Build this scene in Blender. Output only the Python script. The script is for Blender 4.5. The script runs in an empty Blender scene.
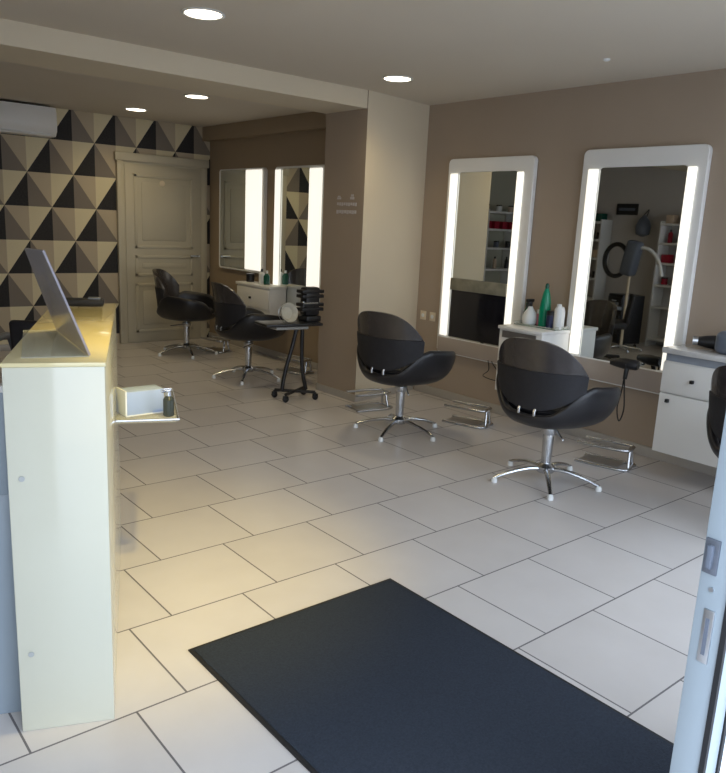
import bpy, bmesh, math, random
from mathutils import Vector, Matrix
R = math.radians
PI = math.pi
random.seed(4)
scn = bpy.context.scene
COL = scn.collection

# ---------------------------------------------------------------- materials
def principled(name, col, rough=.5, metal=0., spec=.5, coat=0., emit=None, es=0., alpha=1., trans=0., ior=1.45):
    m = bpy.data.materials.new(name); m.use_nodes = True
    b = m.node_tree.nodes['Principled BSDF']
    b.inputs['Base Color'].default_value = (*col, 1)
    b.inputs['Roughness'].default_value = rough
    b.inputs['Metallic'].default_value = metal
    b.inputs['Specular IOR Level'].default_value = spec
    b.inputs['Coat Weight'].default_value = coat
    b.inputs['Transmission Weight'].default_value = trans
    b.inputs['IOR'].default_value = ior
    b.inputs['Alpha'].default_value = alpha
    if emit:
        b.inputs['Emission Color'].default_value = (*emit, 1)
        b.inputs['Emission Strength'].default_value = es
    return m

def noisy(name, col, rough=.5, var=.06, scale=8., bump=.0, **k):
    """paint / fabric / metal with a little procedural variation"""
    m = principled(name, col, rough, **k)
    nt = m.node_tree; b = nt.nodes['Principled BSDF']
    g = nt.nodes.new('ShaderNodeNewGeometry')
    n = nt.nodes.new('ShaderNodeTexNoise'); n.inputs['Scale'].default_value = scale; n.inputs['Detail'].default_value = 5
    nt.links.new(g.outputs['Position'], n.inputs['Vector'])
    mix = nt.nodes.new('ShaderNodeMix'); mix.data_type = 'RGBA'
    mix.inputs['A'].default_value = (*[max(0, c * (1 - var)) for c in col], 1)
    mix.inputs['B'].default_value = (*[min(1, c * (1 + var)) for c in col], 1)
    nt.links.new(n.outputs['Fac'], mix.inputs['Factor'])
    nt.links.new(mix.outputs['Result'], b.inputs['Base Color'])
    if bump:
        bp = nt.nodes.new('ShaderNodeBump'); bp.inputs['Strength'].default_value = bump; bp.inputs['Distance'].default_value = .01
        nt.links.new(n.outputs['Fac'], bp.inputs['Height']); nt.links.new(bp.outputs['Normal'], b.inputs['Normal'])
    return m

def mth(nt, op, a, b=None, c=None):
    n = nt.nodes.new('ShaderNodeMath'); n.operation = op
    for i, v in enumerate((a, b, c)):
        if v is None: continue
        if isinstance(v, (int, float)): n.inputs[i].default_value = v
        else: nt.links.new(v, n.inputs[i])
    return n.outputs[0]

def mixc(nt, fac, a, b):
    n = nt.nodes.new('ShaderNodeMix'); n.data_type = 'RGBA'
    for s, v in (('Factor', fac), ('A', a), ('B', b)):
        if isinstance(v, tuple): n.inputs[s].default_value = (*v, 1)
        elif isinstance(v, (int, float)): n.inputs[s].default_value = v
        else: nt.links.new(v, n.inputs[s])
    return n.outputs['Result']

def tile_mat():
    m = principled('floor_tile', (.6, .58, .55), .28, spec=.45)
    nt = m.node_tree; b = nt.nodes['Principled BSDF']
    g = nt.nodes.new('ShaderNodeNewGeometry'); s = nt.nodes.new('ShaderNodeSeparateXYZ')
    nt.links.new(g.outputs['Position'], s.inputs[0])
    x, y = s.outputs['X'], s.outputs['Y']
    H, W = .463, .478
    v = mth(nt, 'DIVIDE', mth(nt, 'SUBTRACT', y, 1.956 - 5 * H), H)
    row = mth(nt, 'FLOOR', v); fv = mth(nt, 'SUBTRACT', v, row)
    xo = mth(nt, 'SUBTRACT', mth(nt, 'SUBTRACT', x, .97), mth(nt, 'MULTIPLY', mth(nt, 'SUBTRACT', row, 5), .1685))
    u = mth(nt, 'DIVIDE', xo, W); cu = mth(nt, 'FLOOR', u); fu = mth(nt, 'SUBTRACT', u, cu)
    gx = .006 / W; gy = .006 / H
    du = mth(nt, 'MINIMUM', fu, mth(nt, 'SUBTRACT', 1., fu)); dv = mth(nt, 'MINIMUM', fv, mth(nt, 'SUBTRACT', 1., fv))
    line = mth(nt, 'MAXIMUM', mth(nt, 'LESS_THAN', du, gx * .55), mth(nt, 'LESS_THAN', dv, gy * .55))
    cb = nt.nodes.new('ShaderNodeCombineXYZ'); nt.links.new(cu, cb.inputs[0]); nt.links.new(row, cb.inputs[1])
    wn = nt.nodes.new('ShaderNodeTexWhiteNoise'); nt.links.new(cb.outputs[0], wn.inputs['Vector'])
    no = nt.nodes.new('ShaderNodeTexNoise'); no.inputs['Scale'].default_value = 5.; no.inputs['Detail'].default_value = 6
    nt.links.new(g.outputs['Position'], no.inputs['Vector'])
    t = mth(nt, 'ADD', mth(nt, 'MULTIPLY', wn.outputs['Value'], .35), mth(nt, 'MULTIPLY', no.outputs['Fac'], .65))
    c = mixc(nt, t, (.52, .49, .475), (.64, .61, .595))
    c = mixc(nt, line, c, (.15, .14, .145))
    nt.links.new(c, b.inputs['Base Color'])
    r = mth(nt, 'ADD', mth(nt, 'MULTIPLY', line, .4), mth(nt, 'ADD', .24, mth(nt, 'MULTIPLY', no.outputs['Fac'], .14)))
    nt.links.new(r, b.inputs['Roughness'])
    bp = nt.nodes.new('ShaderNodeBump'); bp.invert = True; bp.inputs['Strength'].default_value = .4; bp.inputs['Distance'].default_value = .002
    nt.links.new(line, bp.inputs['Height']); nt.links.new(bp.outputs['Normal'], b.inputs['Normal'])
    return m

def wallpaper_mat():
    m = principled('triangle_wallpaper', (.5, .5, .5), .7, spec=.25)
    nt = m.node_tree; b = nt.nodes['Principled BSDF']
    g = nt.nodes.new('ShaderNodeNewGeometry'); s = nt.nodes.new('ShaderNodeSeparateXYZ')
    nt.links.new(g.outputs['Position'], s.inputs[0])
    x, z = s.outputs['X'], s.outputs['Z']
    P, H = .474, .3495
    w = mth(nt, 'DIVIDE', mth(nt, 'SUBTRACT', z, 2.213 - 8 * H), H)
    r = mth(nt, 'FLOOR', w); v = mth(nt, 'SUBTRACT', w, r)
    off = mth(nt, 'MULTIPLY', mth(nt, 'MODULO', r, 2.), .5)
    u = mth(nt, 'ADD', mth(nt, 'DIVIDE', mth(nt, 'SUBTRACT', x, 2.866), P), mth(nt, 'ADD', off, 20.))
    t = mth(nt, 'SUBTRACT', u, mth(nt, 'ROUND', u))
    up = mth(nt, 'LESS_THAN', mth(nt, 'ABSOLUTE', t), mth(nt, 'MULTIPLY', mth(nt, 'SUBTRACT', 1., v), .5))
    left = mth(nt, 'LESS_THAN', t, 0.)
    no = nt.nodes.new('ShaderNodeTexNoise'); no.inputs['Scale'].default_value = 60.
    nt.links.new(g.outputs['Position'], no.inputs['Vector'])
    cu = mixc(nt, left, (.21, .18, .15), (.016, .016, .02))
    cd = mixc(nt, left, (.50, .42, .30), (.72, .64, .43))
    c = mixc(nt, up, cd, cu)
    c = mixc(nt, mth(nt, 'MULTIPLY', no.outputs['Fac'], .12), c, (.3, .28, .24))
    nt.links.new(c, b.inputs['Base Color'])
    return m

def thin_glass(name, tint=(.8, .85, .9), amount=.25, rough=.02):
    m = bpy.data.materials.new(name); m.use_nodes = True; nt = m.node_tree; nt.nodes.clear()
    o = nt.nodes.new('ShaderNodeOutputMaterial'); t = nt.nodes.new('ShaderNodeBsdfTransparent')
    g = nt.nodes.new('ShaderNodeBsdfPrincipled'); g.inputs['Base Color'].default_value = (*tint, 1); g.inputs['Roughness'].default_value = rough
    mx = nt.nodes.new('ShaderNodeMixShader'); mx.inputs[0].default_value = amount
    nt.links.new(t.outputs[0], mx.inputs[1]); nt.links.new(g.outputs[0], mx.inputs[2]); nt.links.new(mx.outputs[0], o.inputs[0])
    return m

def emis(name, col, s):
    m = principled(name, col, .4, emit=col, es=s); return m

TILE = tile_mat(); PAPER = wallpaper_mat()
TAUPE = noisy('taupe_paint', (.39, .315, .245), .75, .04, 3, .05, spec=.2)
CREAM = noisy('cream_paint', (.66, .58, .44), .7, .03, 3, .05, spec=.25)
CEIL = noisy('ceiling_paint', (.64, .58, .49), .8, .02, 2, spec=.2)
DARKTAUPE = noisy('brown_paint', (.34, .265, .185), .75, .04, 3, spec=.2)
SKIRT = noisy('skirting_tile', (.42, .39, .35), .4, .08, 6)
DOORP = noisy('door_paint', (.50, .455, .34), .45, .03, 4)
WHITE = noisy('white_lacquer', (.80, .80, .78), .3, .02, 4)
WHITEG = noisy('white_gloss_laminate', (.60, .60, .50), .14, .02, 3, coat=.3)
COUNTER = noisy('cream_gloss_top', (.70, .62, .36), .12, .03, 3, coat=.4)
WORKTOP = noisy('marbled_worktop', (.62, .62, .62), .15, .2, 9, coat=.4)
BLACKV = noisy('black_vinyl', (.011, .011, .014), .36, .25, 14, .12, spec=.6)
VINYL2 = noisy('charcoal_shiny_vinyl', (.034, .029, .029), .26, .3, 18, .35, spec=.7, coat=.3)
FABRIC = noisy('charcoal_fabric', (.014, .014, .018), .6, .3, 50, .1)
CHROME = noisy('chrome', (.60, .62, .65), .24, .05, 10, metal=1.)
SATIN = noisy('satin_steel', (.55, .57, .60), .3, .05, 20, metal=1.)
BLACKP = noisy('black_plastic', (.015, .015, .017), .35, .2, 20)
GREYP = noisy('blue_grey_plastic', (.12, .14, .18), .35, .1, 20)
MIRROR = principled('mirror_silver', (.66, .68, .66), .015, metal=1.)
LED = emis('frosted_light_strip', (1., .96, .86), .36)
LAMP = emis('downlight_diffuser', (1., .88, .70), 3.)
LSTRIP = noisy('grey_beige_strip', (.42, .36, .31), .4, .05, 6)
GLOSSBLK = principled('gloss_black', (.008, .008, .012), .12)
MOTTLED = noisy('mottled_band', (.22, .21, .16), .4, .6, 12)
MAT = noisy('mat_pile', (.036, .044, .060), .95, .35, 160, .5, spec=.1)
RUBBER = noisy('rubber_edge', (.012, .012, .014), .7, .2, 40)
ALU = noisy('pale_coated_aluminium', (.29, .34, .38), .35, .03, 5)
ACRYL = thin_glass('smoky_acrylic', (.30, .28, .32), .75, .15)
CLEAR = thin_glass('clear_acrylic', (.75, .78, .70), .30, .05)
PANE = thin_glass('window_pane', (.8, .9, 1.), .08)
GREEN = noisy('green_plastic', (.0, .24, .13), .25, .1, 20)
DGREEN = noisy('dark_green_plastic', (.01, .09, .06), .25, .1, 20)
PINK = noisy('pink_plastic', (.65, .22, .28), .4, .1, 20)
NAVY = noisy('navy_plastic', (.03, .035, .09), .3, .1, 20)
WPL = noisy('white_plastic', (.78, .80, .80), .3, .03, 20)
PALEB = noisy('pale_blue_card', (.34, .43, .62), .5, .04, 20)
RED = noisy('red_card', (.35, .01, .03), .5, .2, 20)
BEIGE = noisy('beige_card', (.62, .48, .36), .6, .2, 15)
IVORY = noisy('ivory_plastic', (.72, .62, .46), .4, .03, 20)
DSTEEL = noisy('dull_dark_steel', (.16, .18, .22), .4, .3, 40, metal=.6)
PANELB = noisy('pale_blue_grey_laminate', (.30, .36, .42), .3, .03, 5)
MARK = noisy('faded_grey_vinyl_lettering', (.58, .54, .54), .5, .1, 60)
PAVE = noisy('pavement_stone', (.45, .45, .46), .85, .15, 3)

# ---------------------------------------------------------------- mesh helpers
class MB:
    def __init__(s): s.bm = bmesh.new()
    def box(s, c, d, rot=None, bev=0., seg=2):
        r = bmesh.ops.create_cube(s.bm, size=1.)
        vs = r['verts']
        for v in vs: v.co = Vector((v.co.x * d[0], v.co.y * d[1], v.co.z * d[2]))
        if bev:
            es = list({e for v in vs for e in v.link_edges})
            rr = bmesh.ops.bevel(s.bm, geom=es, offset=bev, segments=seg, affect='EDGES', profile=.5)
            vs = list({v for f in rr['faces'] for v in f.verts} | {v for v in vs if v.is_valid})
        M = Matrix.Translation(c) @ (rot.to_4x4() if rot else Matrix.Identity(4))
        bmesh.ops.transform(s.bm, matrix=M, verts=vs)
        return s
    def bb(s, x0, x1, y0, y1, z0, z1, bev=0., seg=2):
        return s.box(((x0 + x1) / 2, (y0 + y1) / 2, (z0 + z1) / 2), (abs(x1 - x0), abs(y1 - y0), abs(z1 - z0)), bev=bev, seg=seg)
    def cyl(s, p0, p1, r0, r1=None, n=24):
        p0, p1 = Vector(p0), Vector(p1); r1 = r0 if r1 is None else r1
        d = p1 - p0; q = Vector((0, 0, 1)).rotation_difference(d.normalized()).to_matrix().to_4x4()
        bmesh.ops.create_cone(s.bm, cap_ends=True, segments=n, radius1=r0, radius2=r1, depth=d.length,
                              matrix=Matrix.Translation((p0 + p1) / 2) @ q)
        return s
    def lathe(s, prof, c=(0, 0, 0), n=28, rot=None):
        rings = []
        c = Vector(c)
        for r, z in prof:
            ring = []
            for i in range(n):
                a = 2 * PI * i / n
                p = Vector((r * math.cos(a), r * math.sin(a), z))
                if rot: p = rot @ p
                ring.append(s.bm.verts.new(c + p))
            rings.append(ring)
        for a, b in zip(rings, rings[1:]):
            for i in range(n):
                s.bm.faces.new((a[i], a[(i + 1) % n], b[(i + 1) % n], b[i]))
        s.bm.faces.new(list(reversed(rings[0]))); s.bm.faces.new(rings[-1])
        return s
    def tube(s, pts, r, n=10, closed=False, flat=1.):
        pts = [Vector(p) for p in pts]; N = len(pts)
        rad = r if isinstance(r, (list, tuple)) else [r] * N
        rings = []; up = None
        for i, p in enumerate(pts):
            if closed: t = (pts[(i + 1) % N] - pts[i - 1])
            else: t = pts[min(i + 1, N - 1)] - pts[max(i - 1, 0)]
            t.normalize()
            if up is None:
                up = Vector((0, 0, 1)) if abs(t.z) < .9 else Vector((1, 0, 0))
            sd = t.cross(up).normalized(); up = sd.cross(t).normalized()
            rings.append([s.bm.verts.new(p + rad[i] * (sd * math.cos(2 * PI * k / n) + up * flat * math.sin(2 * PI * k / n))) for k in range(n)])
        prs = list(zip(rings, rings[1:])) + ([(rings[-1], rings[0])] if closed else [])
        for a, b in prs:
            for k in range(n): s.bm.faces.new((a[k], a[(k + 1) % n], b[(k + 1) % n], b[k]))
        if not closed:
            s.bm.faces.new(list(reversed(rings[0]))); s.bm.faces.new(rings[-1])
        return s
    def grid(s, rows, close=False):
        g = [[s.bm.verts.new(p) for p in r] for r in rows]
        for a, b in zip(g, g[1:]):
            m = len(a)
            for i in range(m if close else m - 1):
                s.bm.faces.new((a[i], a[(i + 1) % m], b[(i + 1) % m], b[i]))
        return g
    def build(s, name, mat, parent=None, loc=(0, 0, 0), rz=0., smooth=True):
        bmesh.ops.recalc_face_normals(s.bm, faces=s.bm.faces[:])
        me = bpy.data.meshes.new(name); s.bm.to_mesh(me); s.bm.free()
        for mm in (mat if isinstance(mat, (list, tuple)) else [mat]): me.materials.append(mm)
        if smooth:
            me.polygons.foreach_set('use_smooth', [True] * len(me.polygons))
            try: me.set_sharp_from_angle(angle=R(38))
            except Exception: pass
        o = bpy.data.objects.new(name, me); COL.objects.link(o)
        o.location = loc; o.rotation_euler = (0, 0, rz)
        if parent: o.parent = parent
        return o

def arc(pts, k=6):
    """rounded polyline through control points (Catmull-Rom)"""
    P = [Vector(p) for p in pts]; out = []
    for i in range(len(P) - 1):
        p0, p1, p2, p3 = P[max(i - 1, 0)], P[i], P[i + 1], P[min(i + 2, len(P) - 1)]
        for j in range(k):
            t = j / k
            out.append(.5 * ((2 * p1) + (p2 - p0) * t + (2 * p0 - 5 * p1 + 4 * p2 - p3) * t * t + (3 * p1 - p0 - 3 * p2 + p3) * t ** 3))
    out.append(P[-1]); return out

def tag(o, label, cat, group=None):
    o['label'] = label; o['category'] = cat
    if group: o['group'] = group
    return o
def thing(name, label, cat, loc=(0, 0, 0), rz=0., group=None):
    o = bpy.data.objects.new(name, None); COL.objects.link(o); o.empty_display_size = .1
    o.location = loc; o.rotation_euler = (0, 0, rz)
    return tag(o, label, cat, group)
def struct(mb, name, mat, parent=None, **k):
    o = mb.build(name, mat, parent, **k)
    if parent is None: o['kind'] = 'structure'
    return o
def dup(root, loc, rz, label, group=None):
    r = root.copy(); COL.objects.link(r); r.location = loc; r.rotation_euler = (0, 0, rz); r['label'] = label
    if group: r['group'] = group
    for ch in list(root.children):
        c = ch.copy(); COL.objects.link(c); c.parent = r
        for g in ch.children:
            d = g.copy(); COL.objects.link(d); d.parent = c
    return r
def mod(o, *mods):
    for t, kw in mods:
        m = o.modifiers.new(t.lower(), t)
        for k, v in kw.items(): setattr(m, k, v)
    return o

# ---------------------------------------------------------------- room
ZC, ZB = 2.528, 2.392
XR, XRB, YB, XL = 4.76, 4.50, 8.40, -.60
YF = .47                                      # shop front
struct(MB().bb(XL - .1, XR + .1, YF - .15, YB + .1, -.12, 0), 'floor', TILE, smooth=False)
struct(MB().bb(-14, 18, -14, YF - .15, -.14, -.02), 'ground', PAVE, smooth=False)
struct(MB().bb(XL - .1, XR + .1, YF - .15, YB + .1, ZC, ZC + .1), 'ceiling', CEIL, smooth=False)
struct(MB().bb(XR, XR + .1, YF - .15, 5.34, 0, ZC), 'wall_right', TAUPE, smooth=False)
struct(MB().bb(XRB, XR + .1, 5.34, YB, 0, ZC), 'wall_right_rear', DARKTAUPE, smooth=False)
struct(MB().bb(XL - .1, XL, YF - .15, YB + .1, 0, ZC), 'wall_left', noisy('grey_beige_paint', (.52, .49, .46), .75, .04, 3), smooth=False)
struct(MB().bb(XL, XR + .1, YB, YB + .1, 0, ZC), 'wall_back', PAPER, smooth=False)
struct(MB().bb(XL, 1.45, 7.85, 7.95, 0, ZC), 'wall_partition', noisy('pale_green_beige_paint', (.46, .45, .36), .7, .03, 3), smooth=False)
# the cross beam and pillar
struct(MB().bb(XL, 3.955, 4.80, 5.34, ZB, ZC), 'trim_1', CREAM, smooth=False)
def prism(poly, z0, z1):
    m = MB(); a = [m.bm.verts.new((x, y, z0)) for x, y in poly]; b = [m.bm.verts.new((x, y, z1)) for x, y in poly]; n = len(poly)
    m.bm.faces.new(list(reversed(a))); m.bm.faces.new(b)
    for i in range(n): m.bm.faces.new((a[i], a[(i + 1) % n], b[(i + 1) % n], b[i]))
    return m
pil = struct(prism([(3.955, 4.790), (XR, 4.925), (XR, 5.34), (3.955, 5.34)], 0, ZC), 'trim_2', [CREAM, TAUPE], smooth=False)
for p in pil.data.polygons:
    if p.normal.x < -.5 or p.normal.y > .5: p.material_index = 1
struct(MB().bb(4.40, XRB, 5.34, YB, 2.37, ZC), 'trim_3', DARKTAUPE, smooth=False)
# skirtings
struct(MB().bb(XR - .018, XR, YF, 4.88, 0, .075, bev=.004), 'baseboard_right', SKIRT)
struct(prism([(3.94, 4.773), (XR, 4.91), (XR, 4.925), (3.956, 4.790), (3.956, 5.34), (3.94, 5.34)], 0, .06), 'baseboard_pillar', SKIRT)
struct(MB().bb(XRB - .015, XRB, 5.34, YB, 0, .07, bev=.004), 'baseboard_right_rear', SKIRT)
struct(MB().bb(1.45, 3.30, YB - .015, YB, 0, .07, bev=.004), 'baseboard_back', SKIRT)
# shop front: lintel, sill and mullions leave big openings, camera stands in the open doorway
fr = MB()
fr.bb(XL, XR, YF - .12, YF - .02, 2.36, ZC).bb(XL, -.30, YF - .12, YF - .02, 0, 2.36).bb(4.6, XR, YF - .12, YF - .02, 0, 2.36)
fr.bb(2.20, 2.32, YF - .12, YF - .02, 0, 2.36)
struct(fr, 'wall_front', TAUPE, smooth=False)
w = struct(MB().bb(2.32, 4.6, YF - .10, YF - .05, 0, .08).bb(2.32, 4.6, YF - .10, YF - .05, 2.30, 2.36).bb(3.43, 3.49, YF - .10, YF - .05, .08, 2.30), 'window_1', ALU)
struct(MB().bb(2.32, 4.6, YF - .08, YF - .074, .08, 2.30), 'window_pane', PANE, w)

# back door (panelled, cream) -------------------------------------------------
dr = struct(MB().bb(3.36, 4.41, YB - .035, YB, 0, 2.10).bb(3.42, 4.35, YB - .045, YB - .03, 0.01, 2.03, bev=.004), 'door_1', DOORP)
def panel(x0, x1, z0, z1):
    m = MB(); t = .035
    m.bb(x0, x1, YB - .054, YB - .040, z1 - t, z1, bev=.006).bb(x0, x1, YB - .054, YB - .040, z0, z0 + t, bev=.006)
    m.bb(x0, x0 + t, YB - .054, YB - .040, z0, z1, bev=.006).bb(x1 - t, x1, YB - .054, YB - .040, z0, z1, bev=.006)
    m.bb(x0 + .09, x1 - .09, YB - .050, YB - .040, z0 + .09, z1 - .09, bev=.006)
    return m
panel(3.52, 4.25, 1.10, 1.93).build('door_panel', DOORP, dr)
panel(3.52, 4.25, .78, 1.02).build('door_panel', DOORP, dr)
panel(3.52, 4.25, .12, .70).build('door_panel', DOORP, dr)
mb = MB(); mb.bb(3.33, 3.40, YB - .05, YB, 0, 2.10, bev=.008).bb(4.37, 4.44, YB - .05, YB, 0, 2.10, bev=.008).bb(3.31, 4.46, YB - .06, YB, 2.06, 2.15, bev=.008)
mb.build('door_frame', DOORP, dr)
MB().cyl((4.30, YB - .045, 1.02), (4.30, YB - .10, 1.02), .012).cyl((4.30, YB - .10, 1.02), (4.19, YB - .10, 1.02), .010).build('door_handle', SATIN, dr)
MB().lathe([(0.001, 0), (.03, 0), (.034, .008), (.02, .014), (.001, .016)], (3.86, YB - .045, 1.84), rot=Matrix.Rotation(R(90), 3, 'X')).build('round_badge', IVORY, dr)

# entrance: fixed aluminium leaf whose lock edge faces the camera ---------------
ex, ey = 1.165, .475
LD = thing('entrance_door', 'pale blue-white aluminium glazed entrance door leaf at the right edge, lock plates on its edge', 'door', (ex, ey, .005), R(-3))
L = .98
m = MB(); m.bb(0, .062, -.026, .026, 0, 2.3, bev=.004).bb(L - .06, L, -.026, .026, 0, 2.3, bev=.004)
m.bb(.062, L - .06, -.026, .026, 0, .14, bev=.003).bb(.062, L - .06, -.026, .026, 2.2, 2.3, bev=.003)
m.build('door_frame', ALU, LD)
m = MB(); m.bb(-.004, .004, -.034, -.025, 0, 2.3); m.bb(.062, .072, -.028, .028, .14, 2.2).build('gasket', RUBBER, LD)
MB().bb(.066, L - .06, -.008, .008, .14, 2.2).build('glass_pane', thin_glass('frosted_pane', (.80, .88, .95), .75, .25), LD)
MB().bb(-.0035, .001, -.002, .022, .965, 1.025, bev=.001).build('strike_plate', DSTEEL, LD)
MB().bb(-.010, -.002, .006, .016, .975, 1.015, bev=.002).build('latch', GREYP, LD)
m = MB(); m.bb(-.003, .001, -.010, .008, .81, .905, bev=.001); m.build('lock_plate', SATIN, LD)
MB().bb(-.0045, -.001, -.004, .002, .825, .890).build('keyhole_slot', GREYP, LD)
MB().cyl((-.003, .002, .94), (.001, .002, .94), .004, n=12).build('screw', SATIN, LD)

# ---------------------------------------------------------------- mat
t = thing('door_mat', 'large dark navy-grey entrance mat with thin black rubber border on tiles', 'mat', (1.557, 1.48, 0), 0)
m = MB(); m.box((0, 0, .003), (.955, 1.375, .006), bev=.002); m.build('rubber_border', RUBBER, t)
m = MB(); m.box((0, 0, .007), (.925, 1.345, .006), bev=.003); m.build('pile', MAT, t)

# ---------------------------------------------------------------- downlights
def downlight(x, y, z, label, r=.095, e=14, col=(1, .80, .44), spot=None):
    t = thing('ceiling_light', label, 'ceiling light', (x, y, z), group='recessed round downlights')
    MB().lathe([(r + .018, 0), (r + .020, -.004), (r + .008, -.008), (r, -.005), (r - .002, 0)]).build('trim_ring', WPL, t)
    MB().lathe([(r, -.001), (r - .002, -.006), (.02, -.008), (.001, -.008)]).build('diffuser', LAMP, t)
    ld = bpy.data.lights.new('downlight_lamp', 'SPOT'); ld.energy = e; ld.color = col; ld.shadow_soft_size = r * .9
    ld.spot_size = R(150); ld.spot_blend = .9
    lo = bpy.data.objects.new('downlight_lamp', ld); COL.objects.link(lo); lo.parent = t; lo.location = (0, 0, -.03)
    return t
downlight(1.99, 3.79, ZC, 'round recessed downlight nearest the camera, top left centre of the front ceiling', e=9)
downlight(3.77, 4.25, ZC, 'round recessed downlight in the front ceiling beside the cream pillar', e=9)
downlight(3.26, 6.33, ZC, 'round recessed downlight in the rear ceiling just behind the beam', e=9)
downlight(3.27, 7.67, ZC, 'round recessed downlight in the rear ceiling farthest back near wallpaper', e=9)
ld = bpy.data.lights.new('added_warm_spot', 'SPOT'); ld.energy = 75; ld.color = (1, .74, .20); ld.spot_size = R(58); ld.spot_blend = .9; ld.shadow_soft_size = .05  # unseen spotlight added to cast the yellow light on desk and floor
t = thing('added_spot', 'small warm ceiling spotlight, unseen, added to light the reception counter', 'ceiling light', (1.38, 1.70, ZC))
MB().lathe([(.05, 0), (.052, -.01), (.03, -.03), (.028, -.004), (.001, -.003)]).build('housing', WPL, t)
lo = bpy.data.objects.new('added_warm_spot', ld); COL.objects.link(lo); lo.parent = t; lo.location = (0, 0, -.04)
SPOTLO = lo
lo.rotation_euler = Vector((-.20, 1.12, -2.4)).to_track_quat('-Z', 'Y').to_euler()
tag(MB().lathe([(.022, 0), (.022, -.006), (.012, -.012), (.001, -.013)], n=20).build('ceiling_sensor', WPL, loc=(4.12, 2.77, ZC)),
    'tiny white round sensor on the front ceiling at right', 'sensor')

# ---------------------------------------------------------------- air conditioner
t = thing('air_conditioner', 'white wall-mounted split air conditioner above the triangle wallpaper', 'air conditioner', (2.20, YB, 2.22))
prof = [(0, 0), (-.16, 0), (-.205, .05), (-.215, .13), (-.21, .24), (-.19, .285), (0, .29)]
m = MB(); rows = [[Vector((x, y, z)) for (y, z) in prof] for x in (-.45, -.44, .44, .45)]
for k in (0, 3):
    rows[k] = [Vector((rows[k][0].x, y * .96, .145 + (z - .145) * .96)) for (y, z) in prof]
g = m.grid(rows); m.bm.faces.new(g[0]); m.bm.faces.new(list(reversed(g[-1]))); 
for i in range(3): m.bm.faces.new((g[i][0], g[i + 1][0], g[i + 1][-1], g[i][-1]))
m.build('casing', WHITE, t)
MB().box((0, -.186, .026), (.78, .006, .045), rot=Matrix.Rotation(R(-42), 3, 'X')).build('air_flap', WPL, t)
MB().bb(-.40, .40, -.17, -.03, .2905, .294).build('intake_grille', BLACKP, t)

# ---------------------------------------------------------------- lit mirrors
def rrect(y0, y1, z0, z1, r, n=5):
    out = []
    for cy, cz, a0 in ((y1 - r, z1 - r, 0), (y0 + r, z1 - r, 90), (y0 + r, z0 + r, 180), (y1 - r, z0 + r, 270)):
        for i in range(n + 1):
            a = R(a0 + 90 * i / n); out.append((cy + r * math.cos(a), cz + r * math.sin(a)))
    return out
def slab(mb, poly, x0, x1):
    a = [mb.bm.verts.new((x0, y, z)) for y, z in poly]; b = [mb.bm.verts.new((x1, y, z)) for y, z in poly]
    n = len(poly); mb.bm.faces.new(a); mb.bm.faces.new(list(reversed(b)))
    for i in range(n): mb.bm.faces.new((a[i], b[i], b[(i + 1) % n], a[(i + 1) % n]))
    return mb
def ring(mb, outer, inner, x0, x1):
    n = len(outer); V = [[mb.bm.verts.new((x, y, z)) for y, z in P] for P, x in ((outer, x0), (inner, x0), (inner, x1), (outer, x1))]
    for k in range(4):
        A, B = V[k], V[(k + 1) % 4]
        for i in range(n): mb.bm.faces.new((A[i], A[(i + 1) % n], B[(i + 1) % n], B[i]))
    return mb
def lit_mirror(xw, y0, y1, z0, z1, gy0, gy1, gz0, gz1, label, name='lit_mirror', low=0, band=0, strips=((-1, .065), (1, .085))):
    """wall plane x = xw; local frame at wall, front towards -x"""
    t = thing(name, label, 'mirror', (xw, (y0 + y1) / 2, 0), group=None)
    yc = (y0 + y1) / 2; o = lambda v: v - yc
    m = MB(); ring(m, rrect(o(y0), o(y1), z0, z1, .04), rrect(o(gy0) , o(gy1), gz0, gz1, .03), -.045, -.001)
    f = m.build('frame', WHITE, t); mod(f, ('BEVEL', dict(width=.006, segments=2, limit_method='ANGLE')))
    m = MB(); slab(m, rrect(o(gy0) + .001, o(gy1) - .001, gz0 + .001, gz1 - .001, .03), -.040, -.006)
    m.build('mirror_glass', MIRROR, t)
    if gz0 < .8: MB().bb(-.049, -.044, o(y0) + .012, o(y1) - .012, z0 + .01, gz0 - .008, bev=.002).build('bottom_strip', LSTRIP, t)  # grey-beige strip laid over the bottom of the frame
    if low: MB().bb(-.047, -.039, o(gy0) + .012, o(gy1) - .012, gz0 + .01, low, bev=.002).build('dark_slab', GLOSSBLK, t)  # black slab standing in for an unidentified dark part of the mirror
    if band: MB().bb(-.060, -.039, o(gy0) + .006, o(gy1) - .006, low, band, bev=.003).build('mottled_strip', MOTTLED, t)  # mottled strip added along the top of the black slab
    for s, wd_ in strips:
        y = gy0 if s < 0 else gy1
        m = MB(); m.bb(-.060, -.044, o(y + s * .003), o(y + s * wd_), gz0 + .01, gz1 - .01, bev=.007)
        if s < 0 or gz0 > .8: pass
        m.build('light_strip', LED, t)
    return t
lit_mirror(XR, 3.70, 4.60, .42, 2.065, 3.855, 4.48, .565, 1.955, 'tall white-framed mirror with lit sides next to the pillar', low=.98, band=1.08)
lit_mirror(XR, 2.36, 3.27, .46, 2.085, 2.485, 3.13, .62, 1.960, 'tall white-framed mirror with lit sides, nearest and largest, beside white cabinet with knobs')
lit_mirror(XRB, 7.10, 8.09, .90, 2.04, 7.47, 8.07, .92, 2.03, 'lit mirror in the rear room farther from the pillar, reflecting the door', strips=((-1, .33),))
lit_mirror(XRB, 6.00, 6.89, .55, 2.04, 6.25, 6.77, .62, 2.02, 'lit mirror in the rear room nearer the pillar, reflecting triangle wallpaper', strips=((-1, .21), (1, .10)))

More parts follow.
